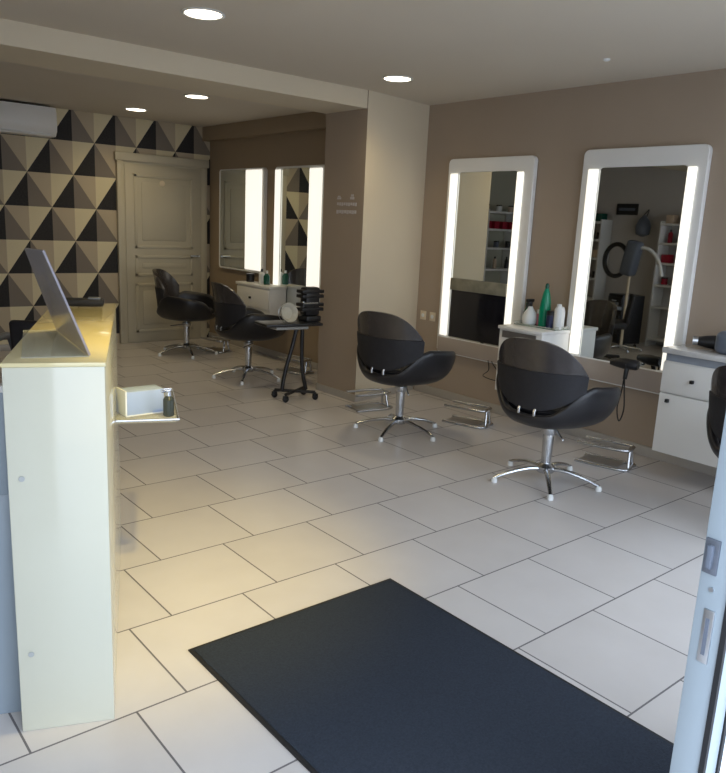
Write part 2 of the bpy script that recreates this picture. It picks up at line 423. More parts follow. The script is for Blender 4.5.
# ---------------------------------------------------------------- wall cabinets
def knob(p, parent):
    MB().bb(p[0] - .022, p[0], p[1] - .011, p[1] + .011, p[2] - .011, p[2] + .011, bev=.003).build('knob', BLACKP, parent)
# right cabinet  (front plane x=4.40)
t = thing('wall_cabinet', 'white wall cabinet with drawer, door and black knobs right of the largest mirror', 'cabinet', (XR, 1.90, 0))
y0, y1 = -.46, .41
MB().bb(-.345, -.002, y0, y1, .16, .75, bev=.003).build('body', WHITE, t)
MB().bb(-.375, -.002, y0 - .01, y1 + .012, .80, .835, bev=.006).build('worktop', WORKTOP, t)
MB().bb(-.33, -.002, y0, y1, .75, .80).build('recessed_band', noisy('grey_recess', (.30, .33, .38), .4, .2, 10), t)  # solid grey band, set slightly back under the worktop
d = MB().bb(-.362, -.346, y0 + .004, y1 - .004, .555, .745, bev=.003).build('drawer', WHITE, t); knob((-.362, .205, .65), d)
d = MB().bb(-.362, -.346, y0 + .004, y1 - .004, .165, .547, bev=.003).build('door', WHITE, t); knob((-.362, .345, .505), d)
# middle cabinet between the two front mirrors
t = thing('wall_cabinet', 'narrow white wall cabinet under the green bottle, between the two front mirrors', 'cabinet', (XR, 3.50, 0))
y0, y1 = -.27, .12
MB().bb(-.38, -.047, y0, y1, .30, .775, bev=.003).build('body', WHITE, t)
MB().bb(-.395, -.047, y0 - .008, y1 + .01, .775, .80, bev=.006).build('worktop', WHITE, t)
d = MB().bb(-.392, -.380, y0 + .01, y1 - .01, .56, .70, bev=.003).build('drawer', WHITE, t)
MB().bb(-.386, -.378, y0 + .05, y1 - .03, .715, .765).build('slot_shade', noisy('painted_slot_shade', (.12, .11, .10), .4, .2, 20), t)  # dark strip on the front: shade under the worktop put into the colour
knob((-.392, -.05, .64), d)
# rear cabinet between rear mirrors
t = thing('wall_cabinet', 'small cream-white cabinet between the two rear mirrors behind the trolley', 'cabinet', (XRB, 6.99, 0))
MB().bb(-.25, -.047, -.37, .30, .33, .78, bev=.003).build('body', WHITE, t)
MB().bb(-.27, -.047, -.38, .31, .78, .81, bev=.004).build('worktop', WHITE, t)
d = MB().bb(-.262, -.250, -.36, .29, .56, .77, bev=.003).build('drawer', WHITE, t); knob((-.262, 0, .66), d)

# ---------------------------------------------------------------- salon chair
def sst(a, b, x):
    t = min(1, max(0, (x - a) / (b - a))); return t * t * (3 - 2 * t)
def make_chair(label):
    t = thing('styling_chair', label, 'chair', (0, 0, 0), group=None)
    # chrome base
    for k in range(5):
        a = R(71 + 72 * k); c, s = math.cos(a), math.sin(a)
        pts = arc([(c * .02, s * .02, .085), (c * .12, s * .12, .085), (c * .24, s * .24, .06), (c * .33, s * .33, .028)], 5)
        lg = MB().tube(pts, [.021 - .009 * i / (len(pts) - 1) for i in range(len(pts))], 10, flat=.7).build('leg', CHROME, t)
        MB().lathe([(.018, 0), (.02, .012), (.014, .03), (.001, .034)], (c * .325, s * .325, 0), n=14).build('foot_glide', WPL, lg)
    MB().lathe([(.05, .062), (.056, .07), (.056, .098), (.04, .112), (.033, .12), (.001, .121)]).build('hub', CHROME, t)
    MB().lathe([(.026, .115), (.030, .14), (.034, .30), (.034, .315), (.001, .316)]).build('gas_column', CHROME, t)
    MB().lathe([(.040, .305), (.046, .32), (.046, .345), (.03, .355), (.025, .385), (.001, .386)]).build('column_collar', SATIN, t)
    MB().tube(arc([(.03, -.03, .335), (-.06, -.10, .33), (-.13, -.16, .325)], 5), .006).build('pump_lever', CHROME, t)
    # tub
    N = 72
    def rim(th):
        a = abs(th)
        d_ = math.degrees(a)
        K = [(0, .468), (22, .475), (32, .545), (44, .605), (62, .635), (88, .655), (110, .665), (126, .63), (140, .545), (152, .49), (180, .475)]
        for (a0, z0), (a1, z1) in zip(K, K[1:]):
            if a0 <= d_ <= a1 + 1e-6: q_ = (d_ - a0) / (a1 - a0); z = z0 + (z1 - z0) * q_; break
        rx = .335 if math.cos(th) > 0 else .315
        r = 1 / math.sqrt((math.cos(th) / rx) ** 2 + (math.sin(th) / .355) ** 2)
        r *= 1 + .10 * sst(R(15), R(38), a) * (1 - sst(R(60), R(100), a))
        return r, z
    ths = [-PI + 2 * PI * i / N for i in range(N)]
    rows = []
    def rw(f): rows.append([Vector((f(th)[0] * math.cos(th), f(th)[0] * math.sin(th), f(th)[1])) for th in ths])
    def outer(q, zf):
        def f(th):
            r, z = rim(th); return r * q, .375 + (z - .375) * zf
        return f
    rw(lambda th: (.02, .375)); rw(outer(.35, .0)); rw(outer(.62, .05)); rw(outer(.82, .20)); rw(outer(.95, .48)); rw(outer(1.0, .78)); rw(outer(.995, .93))
    rw(outer(.965, 1.0))
    def inner(q, d):
        def f(th):
            r, z = rim(th); return r * q - .01, max(.462 - d * .0, z - d)
        return f
    rw(inner(.92, .0)); rw(inner(.89, .025)); rw(inner(.86, .09)); rw(lambda th: (rim(th)[0] * .80, .462)); rw(lambda th: (rim(th)[0] * .4, .468)); rw(lambda th: (.02, .468))
    m = MB(); g = m.grid(rows, close=True); m.bm.faces.new(g[0]); m.bm.faces.new(list(reversed(g[-1])))
    sh = m.build('seat_shell', BLACKV, t); mod(sh, ('SUBSURF', dict(levels=1, render_levels=1)))
    # seat cushion
    m = MB(); rows = []
    for q, z in ((.01, .452), (.7, .452), (.80, .462), (.82, .485), (.78, .505), (.6, .515), (.3, .517), (.01, .517)):
        rows.append([Vector((min(rim(th)[0], .33) * q * math.cos(th) + .02, min(rim(th)[0], .33) * q * math.sin(th), z)) for th in ths])
    g = m.grid(rows, close=True); m.bm.faces.new(g[0]); m.bm.faces.new(list(reversed(g[-1])))
    m.build('seat_cushion', FABRIC, t)
    # backrest, a wrapped panel with swooping top edge
    def back(phi, v, dr=0., z0=None, z1=None):
        a = PI + phi * R(60); dg = abs(phi) * 60
        zt = .915 - .115 * (dg / 50) ** 2.7; zb = .50 + .09 * (dg / 50) ** 2.2
        if z0 is not None: zt = min(zt, z1); zb = max(zb, z0); zt = max(zt, zb + .004)
        z = zb + (zt - zb) * v
        h = (z - .50) / .42
        rx, ry = .275 + .045 * h + .02 * h ** 3, .310 + .035 * h
        r = 1 / math.sqrt((math.cos(a) / rx) ** 2 + (math.sin(a) / ry) ** 2) + dr
        return Vector((r * math.cos(a), r * math.sin(a), z))
    def sheet(dr, th, zz0=None, zz1=None, M=30, K=14, lim=1.):
        m = MB()
        o = [[back(lim * (-1 + 2 * i / M), k / K, dr + th / 2, zz0, zz1) for i in range(M + 1)] for k in range(K + 1)]
        n = [[back(lim * (-1 + 2 * i / M), k / K, dr - th / 2, zz0, zz1) for i in range(M + 1)] for k in range(K + 1)]
        loop = []
        rows = []
        for k in range(K + 1): rows.append(o[k] + list(reversed(n[k])))
        g = m.grid(rows, close=True)
        W = M + 1
        for k, rev in ((0, False), (K, True)):
            for i in range(M):
                q = (g[k][i], g[k][i + 1], g[k][2 * W - 2 - i], g[k][2 * W - 1 - i])
                m.bm.faces.new(q if not rev else tuple(reversed(q)))
        return m
    b = sheet(0, .036).build('backrest', VINYL2, t)
    mod(b, ('BEVEL', dict(width=.012, segments=3, limit_method='ANGLE')), ('SUBSURF', dict(levels=1, render_levels=1)))
    b2 = sheet(.014, .022, .50, .735).build('lower_back_cover', FABRIC, b)
    mod(b2, ('BEVEL', dict(width=.007, segments=2, limit_method='ANGLE')))
    for dy in (-.05, .05):
        MB().tube([(-.285, dy, .525), (-.305, dy, .500), (-.302, dy, .470)], .008, 8, flat=.6).build('back_bracket', SATIN, t)
    return t
chair = make_chair('black tub styling chair on chrome star base, the nearest one in full view')
chair.location = (3.69, 2.60, 0); chair.rotation_euler = (0, 0, R(8))
CH = [chair]
CH.append(dup(chair, (3.665, 3.91, 0), R(12), 'black tub styling chair in front of the mirror next to the pillar'))
CH.append(dup(chair, (3.66, 6.06, 0), R(-6), 'black tub styling chair in the rear room behind the trolley'))
CH.append(dup(chair, (3.72, 7.47, 0), R(-42), 'black tub styling chair farthest back, before the cream door'))
CH.append(dup(chair, (3.96, 1.42, 0), R(-12), 'black styling chair cut off at the right edge, before the white cabinet with knobs'))

for c_, g_ in ((CH[1], -22), (CH[2], 20), (CH[3], 10), (CH[4], 17)):
    for ch in c_.children:
        if ch.name.startswith('leg'): ch.rotation_euler = (0, 0, R(g_)); ch.scale = (.84, .84, 1) if c_ is CH[4] else (1, 1, 1)
# ---------------------------------------------------------------- footrests
def footrest(label):
    t = thing('footrest', label, 'footrest', (0, 0, 0))
    r = .010
    m = MB(); m.tube(arc([(-.10, .17, r), (-.10, -.15, r), (.02, -.17, r), (.09, -.15, r), (.09, .17, r)], 6), r, 10); m.build('floor_bar', CHROME, t)
    m = MB(); m.tube(arc([(-.08, .17, .135), (-.08, -.13, .135), (0, -.16, .135), (.08, -.13, .135), (.08, .17, .135)], 6), .011, 10); m.build('tread_bar', CHROME, t)
    m = MB(); m.tube([(-.03, -.165, .01), (0, -.155, .135)], .011, 10); m.tube([(.06, -.165, .01), (.04, -.15, .135)], .011, 10); m.build('post', CHROME, t)
    m = MB(); m.box((0, .02, .012), (.17, .26, .008), bev=.003); m.build('ribbed_plate', SATIN, t)
    return t
f0 = footrest('chrome floor footrest before the nearest chair, under the largest mirror')
f0.location = (4.35, 2.60, .0); f0.rotation_euler = (0, 0, R(14))
dup(f0, (4.30, 3.80, 0), R(18), 'chrome floor footrest beneath the narrow cabinet with the bottles')
dup(f0, (4.24, 6.10, 0), R(10), 'chrome floor footrest in the rear room behind the trolley legs')
dup(f0, (4.10, 7.50, 0), R(10), 'chrome floor footrest beside the chair farthest back')
dup(f0, (3.92, 4.56, 0), R(80), 'chrome floor footrest at the foot of the pillar behind a chair')

# ---------------------------------------------------------------- bottles etc.
def bottle(name, label, cat, loc, prof, mat, cap=None, capmat=None, group=None, rz=0.):
    t = thing(name, label, cat, loc, rz, group)
    MB().lathe(prof, n=22).build('body', mat, t)
    if cap: MB().lathe(cap, n=16).build('cap', capmat or BLACKP, t)
    return t
def trig(t, z, mat):
    m = MB(); m.cyl((0, 0, z), (0, 0, z + .03), .012, .012, 12).box((-.01, 0, z + .04), (.07, .022, .022), bev=.005).box((-.035, 0, z + .015), (.008, .012, .04), rot=Matrix.Rotation(R(20), 3, 'Y'))
    m.build('spray_trigger', mat, t)
ZT = .80; G = 'bottles on the narrow cabinet'
bx = 4.63
bottle('tall_bottle', 'tall bright green tapered bottle on the narrow cabinet between mirrors', 'bottle', (bx, 3.41, ZT),
       [(.030, 0), (.038, .004), (.038, .12), (.033, .165), (.025, .215), (.013, .255), (.009, .265), (.001, .266)], GREEN, [(.013, .252), (.014, .27), (.009, .288), (.001, .29)], DGREEN, G)
bottle('small_bottle', 'small dark green bottle, far left on the narrow cabinet', 'bottle', (bx + .03, 3.60, ZT),
       [(.022, 0), (.025, .004), (.025, .075), (.012, .10), (.010, .115), (.001, .116)], DGREEN, [(.012, .113), (.012, .14), (.001, .142)], DGREEN, G)
t = bottle('spray_bottle', 'clear white round spray bottle with dark trigger left of the green bottle', 'bottle', (bx - .02, 3.53, ZT),
           [(.035, 0), (.045, .008), (.050, .045), (.042, .08), (.020, .11), (.014, .125), (.001, .126)], WPL, None, None, G); trig(t, .124, BLACKP)
bottle('jar', 'small pink jar just left of the green bottle', 'jar', (bx + .035, 3.46, ZT), [(.03, 0), (.034, .004), (.034, .08), (.001, .081)], PINK, [(.035, .08), (.035, .105), (.001, .107)], WPL, G)
bottle('round_tub', 'white round-topped tub right of the green bottle', 'tub', (bx + .035, 3.30, ZT), [(.03, 0), (.034, .01), (.034, .11), (.026, .14), (.001, .15)], WPL, None, None, G)
bottle('jar', 'navy jar with black lid right of the green bottle', 'jar', (bx - .03, 3.325, ZT), [(.03, 0), (.033, .004), (.033, .085), (.001, .086)], NAVY, [(.034, .086), (.034, .115), (.001, .117)], BLACKP, G)
bottle('spray_can', 'white cylindrical can at the right end of the narrow cabinet', 'can', (bx - .03, 3.265, ZT), [(.026, 0), (.028, .004), (.028, .13), (.02, .145), (.001, .146)], WPL, [(.016, .145), (.016, .165), (.001, .167)], WPL, G)
MB()  # noop
t = thing('product_tray', 'low dark green tray beneath the bottles on the narrow cabinet', 'tray', (bx - .005, 3.43, ZT))
for o_ in [o for o in COL.objects if o.get('group') == G]: o_.location.z += .0045; o_.scale = (1.12, 1.12, 1.12)
MB().box((0, 0, .002), (.165, .385, .004), bev=.001).build('base', DGREEN, t)
m = MB()
for s in (-1, 1):
    m.box((0, s * .191, .014), (.165, .003, .022)); m.box((s * .081, 0, .009), (.003, .38, .012))
m.build('rim', CLEAR, t)

# on the right cabinet
t = thing('hair_dryer', 'black hair dryer lying on the white cabinet with knobs', 'hair dryer', (4.62, 2.11, .835 + .045), R(118))
MB().lathe([(.03, -.10), (.036, -.095), (.042, -.04), (.044, .0), (.038, .05), (.026, .10), (.001, .101)], rot=Matrix.Rotation(R(90), 3, 'Y')).build('barrel', BLACKP, t)
MB().tube([(-.03, 0, .0), (-.04, .06, -.01), (-.05, .13, -.02)], [.02, .018, .016], 12).build('handle', BLACKP, t)
MB().lathe([(.027, 0), (.030, .03), (.001, .031)], (.095, 0, 0), rot=Matrix.Rotation(R(90), 3, 'Y')).build('nozzle', SATIN, t)
t = thing('cosmetic_bag', 'blue-grey soft bag on the white cabinet at the right edge', 'bag', (4.52, 1.93, .835))
m = MB(); m.box((0, 0, .07), (.15, .22, .14), bev=.04, seg=4); m.build('pouch', GREYP, t)
MB().tube([(0, -.09, .133), (0, 0, .141), (0, .09, .133)], .004).build('zip', SATIN, t)

# rear cabinet bottles
G2 = 'bottles on the rear cabinet'
bottle('small_bottle', 'dark green bottle with white cap on the rear cabinet', 'bottle', (4.34, 6.83, .81), [(.03, 0), (.035, .004), (.035, .09), (.015, .12), (.001, .121)], DGREEN, [(.013, .12), (.013, .15), (.001, .151)], WPL, G2)
bottle('small_bottle', 'white bottle with black cap standing on the rear cabinet', 'bottle', (4.34, 6.93, .81), [(.03, 0), (.033, .004), (.033, .11), (.012, .13), (.001, .131)], WPL, [(.013, .13), (.013, .16), (.001, .161)], BLACKP, G2)
bottle('jar', 'small black jar at the far end of the rear cabinet', 'jar', (4.36, 7.20, .81), [(.04, 0), (.045, .004), (.045, .07), (.001, .071)], BLACKP, [(.046, .07), (.046, .09), (.001, .091)], BLACKP, G2)

# sockets, lettering on the pillar, cords
for y, lab in ((4.70, 'ivory wall socket nearer the mirror, right of the pillar'), (4.755, None)):
    pass
for y, lab in ((4.835, 'cream wall switch plate left of the pair beside the pillar'), (4.715, 'cream wall socket plate right of the pair, nearer the mirror')):
    t = thing('wall_socket', lab, 'socket', (XR, y, .71))
    MB().bb(-.008, -.0005, -.036, .036, -.04, .04, bev=.003).build('plate', IVORY, t)
    m = MB().lathe([(.018, 0), (.018, .003), (.001, .0032)], (-.011, 0, 0), n=16, rot=Matrix.Rotation(R(90), 3, 'Y')); m.build('socket_face', WPL, t)
t = thing('wall_lettering', 'small faded pale lettering stuck on the taupe side of the pillar', 'sign', (3.955, 5.015, 1.63))
m = MB()
def strip(y0, y1, z0, z1): m.bb(-.004, -.0008, y0, y1, z0, z1)
m2 = m
m.bb(-.004, -.0008, .075, .125, .06, .075); m.bb(-.004, -.0008, .085, .118, .078, .088); m.bb(-.004, -.0008, -.10, -.05, .06, .08); m.bb(-.004, -.0008, -.09, -.06, .083, .10)
m.build('upper_marks', MARK, t)
m = MB()
for i in range(9):
    y = .125 - i * .030; m.bb(-.004, -.0008, y - .020, y, .012 - .003 * (i % 3), .034)
m.build('middle_line', MARK, t)
m = MB()
for i in range(8):
    y = .130 - i * .034; m.bb(-.004, -.0008, y - .026, y, -.058 + .004 * (i % 2), -.028)
m.build('bottom_line', MARK, t)
tag(MB().tube(arc([(XR - .05, 3.99, .44), (XR - .05, 3.975, .36), (XR - .05, 4.03, .30), (XR - .05, 3.90, .285), (XR - .05, 3.83, .32), (XR - .05, 3.93, .41), (XR - .05, 3.95, .44)], 6), .0035, 6).build('power_cord', BLACKP),
    'thin dark power cord hanging under the mirror next to the pillar', 'cord')
tag(MB().tube(arc([(4.50, 2.62, .66), (4.50, 2.625, .50), (4.50, 2.645, .36), (4.50, 2.62, .27), (4.50, 2.595, .36), (4.50, 2.61, .50), (4.50, 2.62, .62)], 6), .005, 6).build('power_cord', BLACKP),
    'black cord loop hanging below the hair tool at the largest mirror', 'cord')
t = thing('hair_tool', 'black hair dryer hanging in its holder at the foot of the largest mirror', 'hair dryer', (4.56, 2.66, .655), R(100))
MB().lathe([(.028, -.09), (.035, -.08), (.038, 0), (.03, .06), (.022, .10), (.001, .101)], rot=Matrix.Rotation(R(90), 3, 'Y')).build('barrel', BLACKP, t)
MB().tube([(-.02, 0, 0), (-.02, .02, -.05), (-.02, .03, -.10)], [.018, .016, .014], 12).build('handle', BLACKP, t)
MB().tube(arc([(.05, -.02, -.03), (0, -.06, -.03), (0, -.155, -.03)], 5), .006).build('holder_arm', CHROME, t)

# ---------------------------------------------------------------- trolley with equipment
t = thing('salon_trolley', 'black wheeled salon trolley with A-shaped legs beside the pillar', 'trolley', (3.57, 5.13, 0), R(-8))
for sx, sy in ((-.15, .10), (-.14, -.10), (.13, .10), (.14, -.10)):
    c = MB().lathe([(.022, -.011), (.026, -.008), (.026, .008), (.022, .011)], (sx, sy, .027), n=16, rot=Matrix.Rotation(R(90), 3, 'X')).cyl((sx, sy, .05), (sx, sy, .068), .01, n=10)
    c.bb(sx - .022, sx + .022, sy - .016, sy + .016, .030, .056, bev=.006)
    c.build('caster', BLACKP, t)
m = MB(); m.tube([(-.15, .10, .068), (.14, -.10, .068)], .014, 8).tube([(-.14, -.10, .068), (.13, .10, .068)], .014, 8); m.build('base_cross', BLACKP, t)
MB().tube(arc([(-.13, 0, .075), (-.10, 0, .25), (-.04, 0, .46), (0, 0, .635)], 6), .017, 10).build('leg', BLACKP, t)
MB().tube(arc([(.10, 0, .075), (.06, 0, .25), (.05, 0, .46), (.05, 0, .635)], 6), .017, 10).build('leg', BLACKP, t)
m = MB(); m.box((-.08, 0, .655), (.52, .26, .025), bev=.01); m.build('tray', BLACKP, t)
m = MB(); m.box((-.08, 0, .625), (.30, .16, .03), bev=.01); m.build('under_tray', noisy('pale_grey_plastic', (.35, .35, .33), .4, .05, 20), t)
t = thing('hair_processor', 'black and chrome electric hair device standing on the trolley', 'device', (3.70, 5.12, .668), R(0))
MB().bb(-.09, .06, -.07, .07, 0, .05, bev=.01).build('foot', BLACKP, t)
MB().bb(-.085, .06, -.05, .05, .05, .29, bev=.02).build('body', BLACKP, t)
m = MB()
for z in (.09, .13, .20, .24): m.bb(-.125, .095, -.055, .045, z, z + .028, bev=.005)
m.build('clip_rack', BLACKP, t)
MB().bb(-.092, -.084, -.02, .02, .08, .17, bev=.002).bb(-.12, .03, -.060, -.056, .155, .165).build('chrome_trim', CHROME, t)
t = thing('glass_bowl', 'clear round bowl standing on edge on the trolley left of the device', 'bowl', (3.45, 5.10, .668 + .082))
MB().lathe([(.02, -.03), (.055, -.02), (.078, .01), (.082, .03), (.076, .028), (.05, -.008), (.001, -.015)], rot=Matrix.Rotation(R(75), 3, 'X')).build('shell', thin_glass('cloudy_glass', (.66, .64, .55), .55, .2), t)
MB().tube([(.083 * math.cos(R(a)), .028 * 0 + .01, .083 * math.sin(R(a)) * .98) for a in range(0, 360, 15)], .0025, 6, closed=True).build('rim', SATIN, t)

# ---------------------------------------------------------------- reception desk
D = Vector((.387, .922, 0)).normalized(); ang = math.atan2(D.y, D.x)
# local frame: +x along the counter away from camera, +y to the staff side (left)
t = thing('reception_desk', 'tall glossy cream-white reception counter at left, yellow-lit top', 'desk', (.735, 1.962, 0), ang)
Ld, Wd, Hd = 1.395, .256, 1.10
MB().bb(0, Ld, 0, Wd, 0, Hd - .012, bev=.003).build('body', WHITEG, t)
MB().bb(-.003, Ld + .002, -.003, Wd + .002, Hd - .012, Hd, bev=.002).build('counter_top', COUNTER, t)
MB().bb(.14, Ld - .02, Wd, Wd + .55, .70, .735, bev=.003).build('lower_worktop', WHITEG, t)
MB().bb(.10, .13, Wd, Wd + .55, .0, .70, bev=.002).bb(.10, .13, Wd, Wd + .55, .70, 1.0, bev=.002).build('side_panel', PANELB, t)
MB().bb(.09, .14, Wd, Wd + .56, 1.0, 1.018, bev=.002).build('panel_cap', WHITE, t)
MB().bb(.86, 1.39, -.235, -.001, .69, .698, bev=.002).build('glass_shelf', CLEAR, t)
MB().tube([(.85, -.002, .703), (.85, -.24, .703), (1.395, -.24, .703), (1.395, -.002, .703)], .005, 8).build('shelf_rail', CHROME, t)
for (x, z) in ((.055, .78), (.055, .25)):
    MB().lathe([(.008, 0), (.008, .002), (.001, .0022)], (-.002, Wd - .035, z), n=12, rot=Matrix.Rotation(R(-90), 3, 'Y')).build('screw_cap', noisy('grey_cap', (.40, .42, .42), .4, .05, 9), t)
def desk_pt(x, y, z):
    p = Matrix.Rotation(ang, 3, 'Z') @ Vector((x, y, 0)); return (p.x + .735, p.y + 1.962, z)
b = thing('leaflet_box', 'pale blue-white box on the small glass shelf beside the counter', 'box', desk_pt(.965, -.122, .6985), 0)
b.rotation_euler = (0, 0, 0)
MB().bb(-.085, .075, -.0, .09, 0, .10, bev=.004).build('carton', PALEB, b)
MB().bb(-.090, .080, -.004, .094, -.0, .004).bb(-.092, -.086, -.004, .094, .004, .105).build('holder', WPL, b)
b = thing('pump_bottle', 'small chrome and black dispenser at the right end of the glass shelf', 'dispenser', desk_pt(.93, -.205, .6985), 0)
MB().lathe([(.018, 0), (.022, .004), (.022, .07), (.010, .085), (.001, .086)], n=18).build('body', noisy('dark_glass', (.04, .05, .05), .1, .1, 20), b)
MB().lathe([(.012, .084), (.012, .10), (.001, .101)], n=14).box((-.012, 0, .105), (.04, .014, .010), bev=.003).build('pump', CHROME, b)
b = thing('pen_dish', 'small oval silver dish at the back of the glass shelf', 'dish', desk_pt(1.30, -.12, .6985), 0)
MB().lathe([(.03, 0), (.045, .01), (.05, .02), (.047, .02), (.03, .006), (.001, .005)], n=22).build('bowl', SATIN, b)
# leaning acrylic guard on the counter
t = thing('acrylic_screen', 'smoky clear acrylic screen leaning left on the reception counter', 'screen', (0, 0, 0))
SCREEN = t
import mathutils
def quad_slab(p, th, name, mat, parent):
    p = [Vector(q) for q in p]; n = (p[1] - p[0]).cross(p[3] - p[0]).normalized() * th / 2
    m = MB(); a = [m.bm.verts.new(q + n) for q in p]; b_ = [m.bm.verts.new(q - n) for q in p]
    m.bm.faces.new(a); m.bm.faces.new(list(reversed(b_)))
    for i in range(4): m.bm.faces.new((a[i], b_[i], b_[(i + 1) % 4], a[(i + 1) % 4]))
    return m.build(name, mat, parent, smooth=False)
t.location = (.727, 2.050, Hd)
o0 = Vector(t.location)
Q = [Vector(q) - o0 for q in ((.727, 2.050, Hd + .005), (.800, 2.560, Hd + .005), (.640, 2.30, Hd + .285), (.615, 2.05, Hd + .292))]
quad_slab(Q, .006, 'upright_sheet', ACRYL, t)
quad_slab([Vector(q) - o0 for q in ((.727, 2.050, Hd + .0025), (.800, 2.560, Hd + .0025), (.70, 2.585, Hd + .0025), (.56, 2.10, Hd + .0025))], .003, 'foot', CLEAR, t)
# black card terminal at the far end
t = thing('card_terminal', 'flat black card terminal on the far end of the reception counter', 'terminal', desk_pt(Ld - .10, .13, Hd), ang + R(90))
m = MB(); m.box((0, 0, .016), (.17, .08, .03), bev=.01); m.build('body', RUBBER, t)
MB().box((-.045, 0, .033), (.05, .05, .006), bev=.002).build('screen', GREYP, t)
MB().tube(arc([(.08, 0, .02), (.11, .01, .03), (.13, -.02, .008)], 5), .006).build('cable', BLACKP, t)
# things behind the counter
t = thing('telephone', 'dark blue-grey desk telephone on the lower desk behind the counter', 'telephone', desk_pt(.92, .46, .735), ang + R(60))
MB().box((0, 0, .03), (.20, .17, .05), bev=.015).build('base', BLACKP, t)
MB().tube(arc([(-.10, -.04, .075), (-.05, -.04, .085), (.05, -.04, .085), (.10, -.04, .075)], 4), .018, 12).build('handset', GREYP, t)
t = thing('office_chair', 'black office chair behind the reception counter, only its back showing', 'chair', (1.51, 4.96, 0), R(55))
for k in range(5):
    a = R(72 * k); MB().tube([(0, 0, .08), (.27 * math.cos(a), .27 * math.sin(a), .055)], .018, 8).lathe([(.022, 0), (.026, .02), (.022, .04)], (.27 * math.cos(a), .27 * math.sin(a), .002), n=12).build('leg', BLACKP, t)
MB().cyl((0, 0, .08), (0, 0, .44), .025).build('gas_column', BLACKP, t)
MB().box((0, 0, .47), (.48, .48, .08), bev=.03, seg=3).build('seat', FABRIC, t)
m = MB(); m.box((-.26, -.03, .66), (.05, .36, .34), bev=.024, seg=4, rot=Matrix.Rotation(R(-8), 3, 'Y')); m.build('backrest', FABRIC, t)
MB().tube(arc([(-.10, 0, .44), (-.25, 0, .46), (-.26, 0, .62)], 5), .02).build('back_support', BLACKP, t)
for s in (-1, 1): MB().tube(arc([(.12, s * .25, .46), (.12, s * .29, .62), (.05, s * .29, .68), (-.15, s * .29, .68)], 5), .022).build('armrest', GREYP, t)  # vinyl sheen put into the arms as a blue-grey colour

# ---------------------------------------------------------------- far-left furniture (seen in the mirrors)
def shelf_unit(label, loc, rz, w, zs, h, dp=.28):
    t = thing('shelf_unit', label, 'shelf', loc, rz)
    m = MB(); m.box((-w / 2, dp / 2, h / 2), (.02, dp, h)); m.build('side_panel', WHITE, t)
    m = MB(); m.box((w / 2, dp / 2, h / 2), (.02, dp, h)); m.build('side_panel', WHITE, t)
    for z in zs: MB().box((0, dp / 2, z), (w - .02, dp, .03), bev=.003).build('shelf', WHITE, t)
    return t
def row(loc, rz, w, z, items, grp, where, seed=0):
    rnd = random.Random(seed); M = Matrix.Rotation(rz, 3, 'Z'); n = len(items); 
    for i, (kind, mat, lab) in enumerate(items):
        x = -w / 2 + .07 + (w - .14) * (i / max(1, n - 1)); p = M @ Vector((x, .15, 0))
        L_ = (loc[0] + p.x, loc[1] + p.y, z)
        if kind == 'b': bottle('product_bottle', lab + where, 'bottle', L_, [(.025, 0), (.03, .004), (.03, .11 + .03 * rnd.random()), (.012, .15), (.001, .151)], mat, [(.013, .148), (.013, .18), (.001, .181)], BLACKP, grp)
        if kind == 'j': bottle('product_jar', lab + where, 'jar', L_, [(.038, 0), (.042, .004), (.042, .08), (.001, .081)], mat, [(.043, .08), (.043, .10), (.001, .101)], BLACKP, grp)
        if kind == 'x':
            t = thing('product_box', lab + where, 'box', L_, rz, grp); MB().box((0, 0, .055), (.11, .14, .11), bev=.003).build('carton', mat, t); MB().box((0, -.0, .1115), (.10, .13, .003)).build('lid', mat, t)
# unit on partition, seen in the mirror next to the pillar
l1 = (.40, 7.84, 0); 
shelf_unit('white shelf unit with red boxes, reflected in the mirror next to the pillar', l1, PI, .72, (.12, .60, .90, 1.22, 1.50, 1.76), 1.80)
row(l1, PI, .70, 1.515, [('x', RED, 'first red box from the left'), ('x', RED, 'second red box'), ('x', RED, 'third red box'), ('x', RED, 'fourth red box, at the shelf end')], 'red boxes on the upper shelf', ' on the upper shelf seen in the pillar mirror', 1)
row(l1, PI, .70, 1.235, [('j', BLACKP, 'black jar at the left'), ('j', GREYP, 'grey jar'), ('j', BLACKP, 'black jar near the right')], 'jars on the middle shelf', ' of the middle shelf in the pillar mirror', 2)
row(l1, PI, .70, .915, [('b', WPL, 'white bottle at the left'), ('b', BEIGE, 'beige bottle in the middle'), ('b', BLACKP, 'black bottle at the right')], 'bottles on the lower shelf', ' of the lower shelf in the pillar mirror', 3)
row(l1, PI, .70, 1.775, [('j', BEIGE, 'beige jar at the left'), ('j', WPL, 'white jar'), ('j', BEIGE, 'beige jar at the right')], 'jars on the top shelf', ' on top of the shelf unit in the pillar mirror', 3)
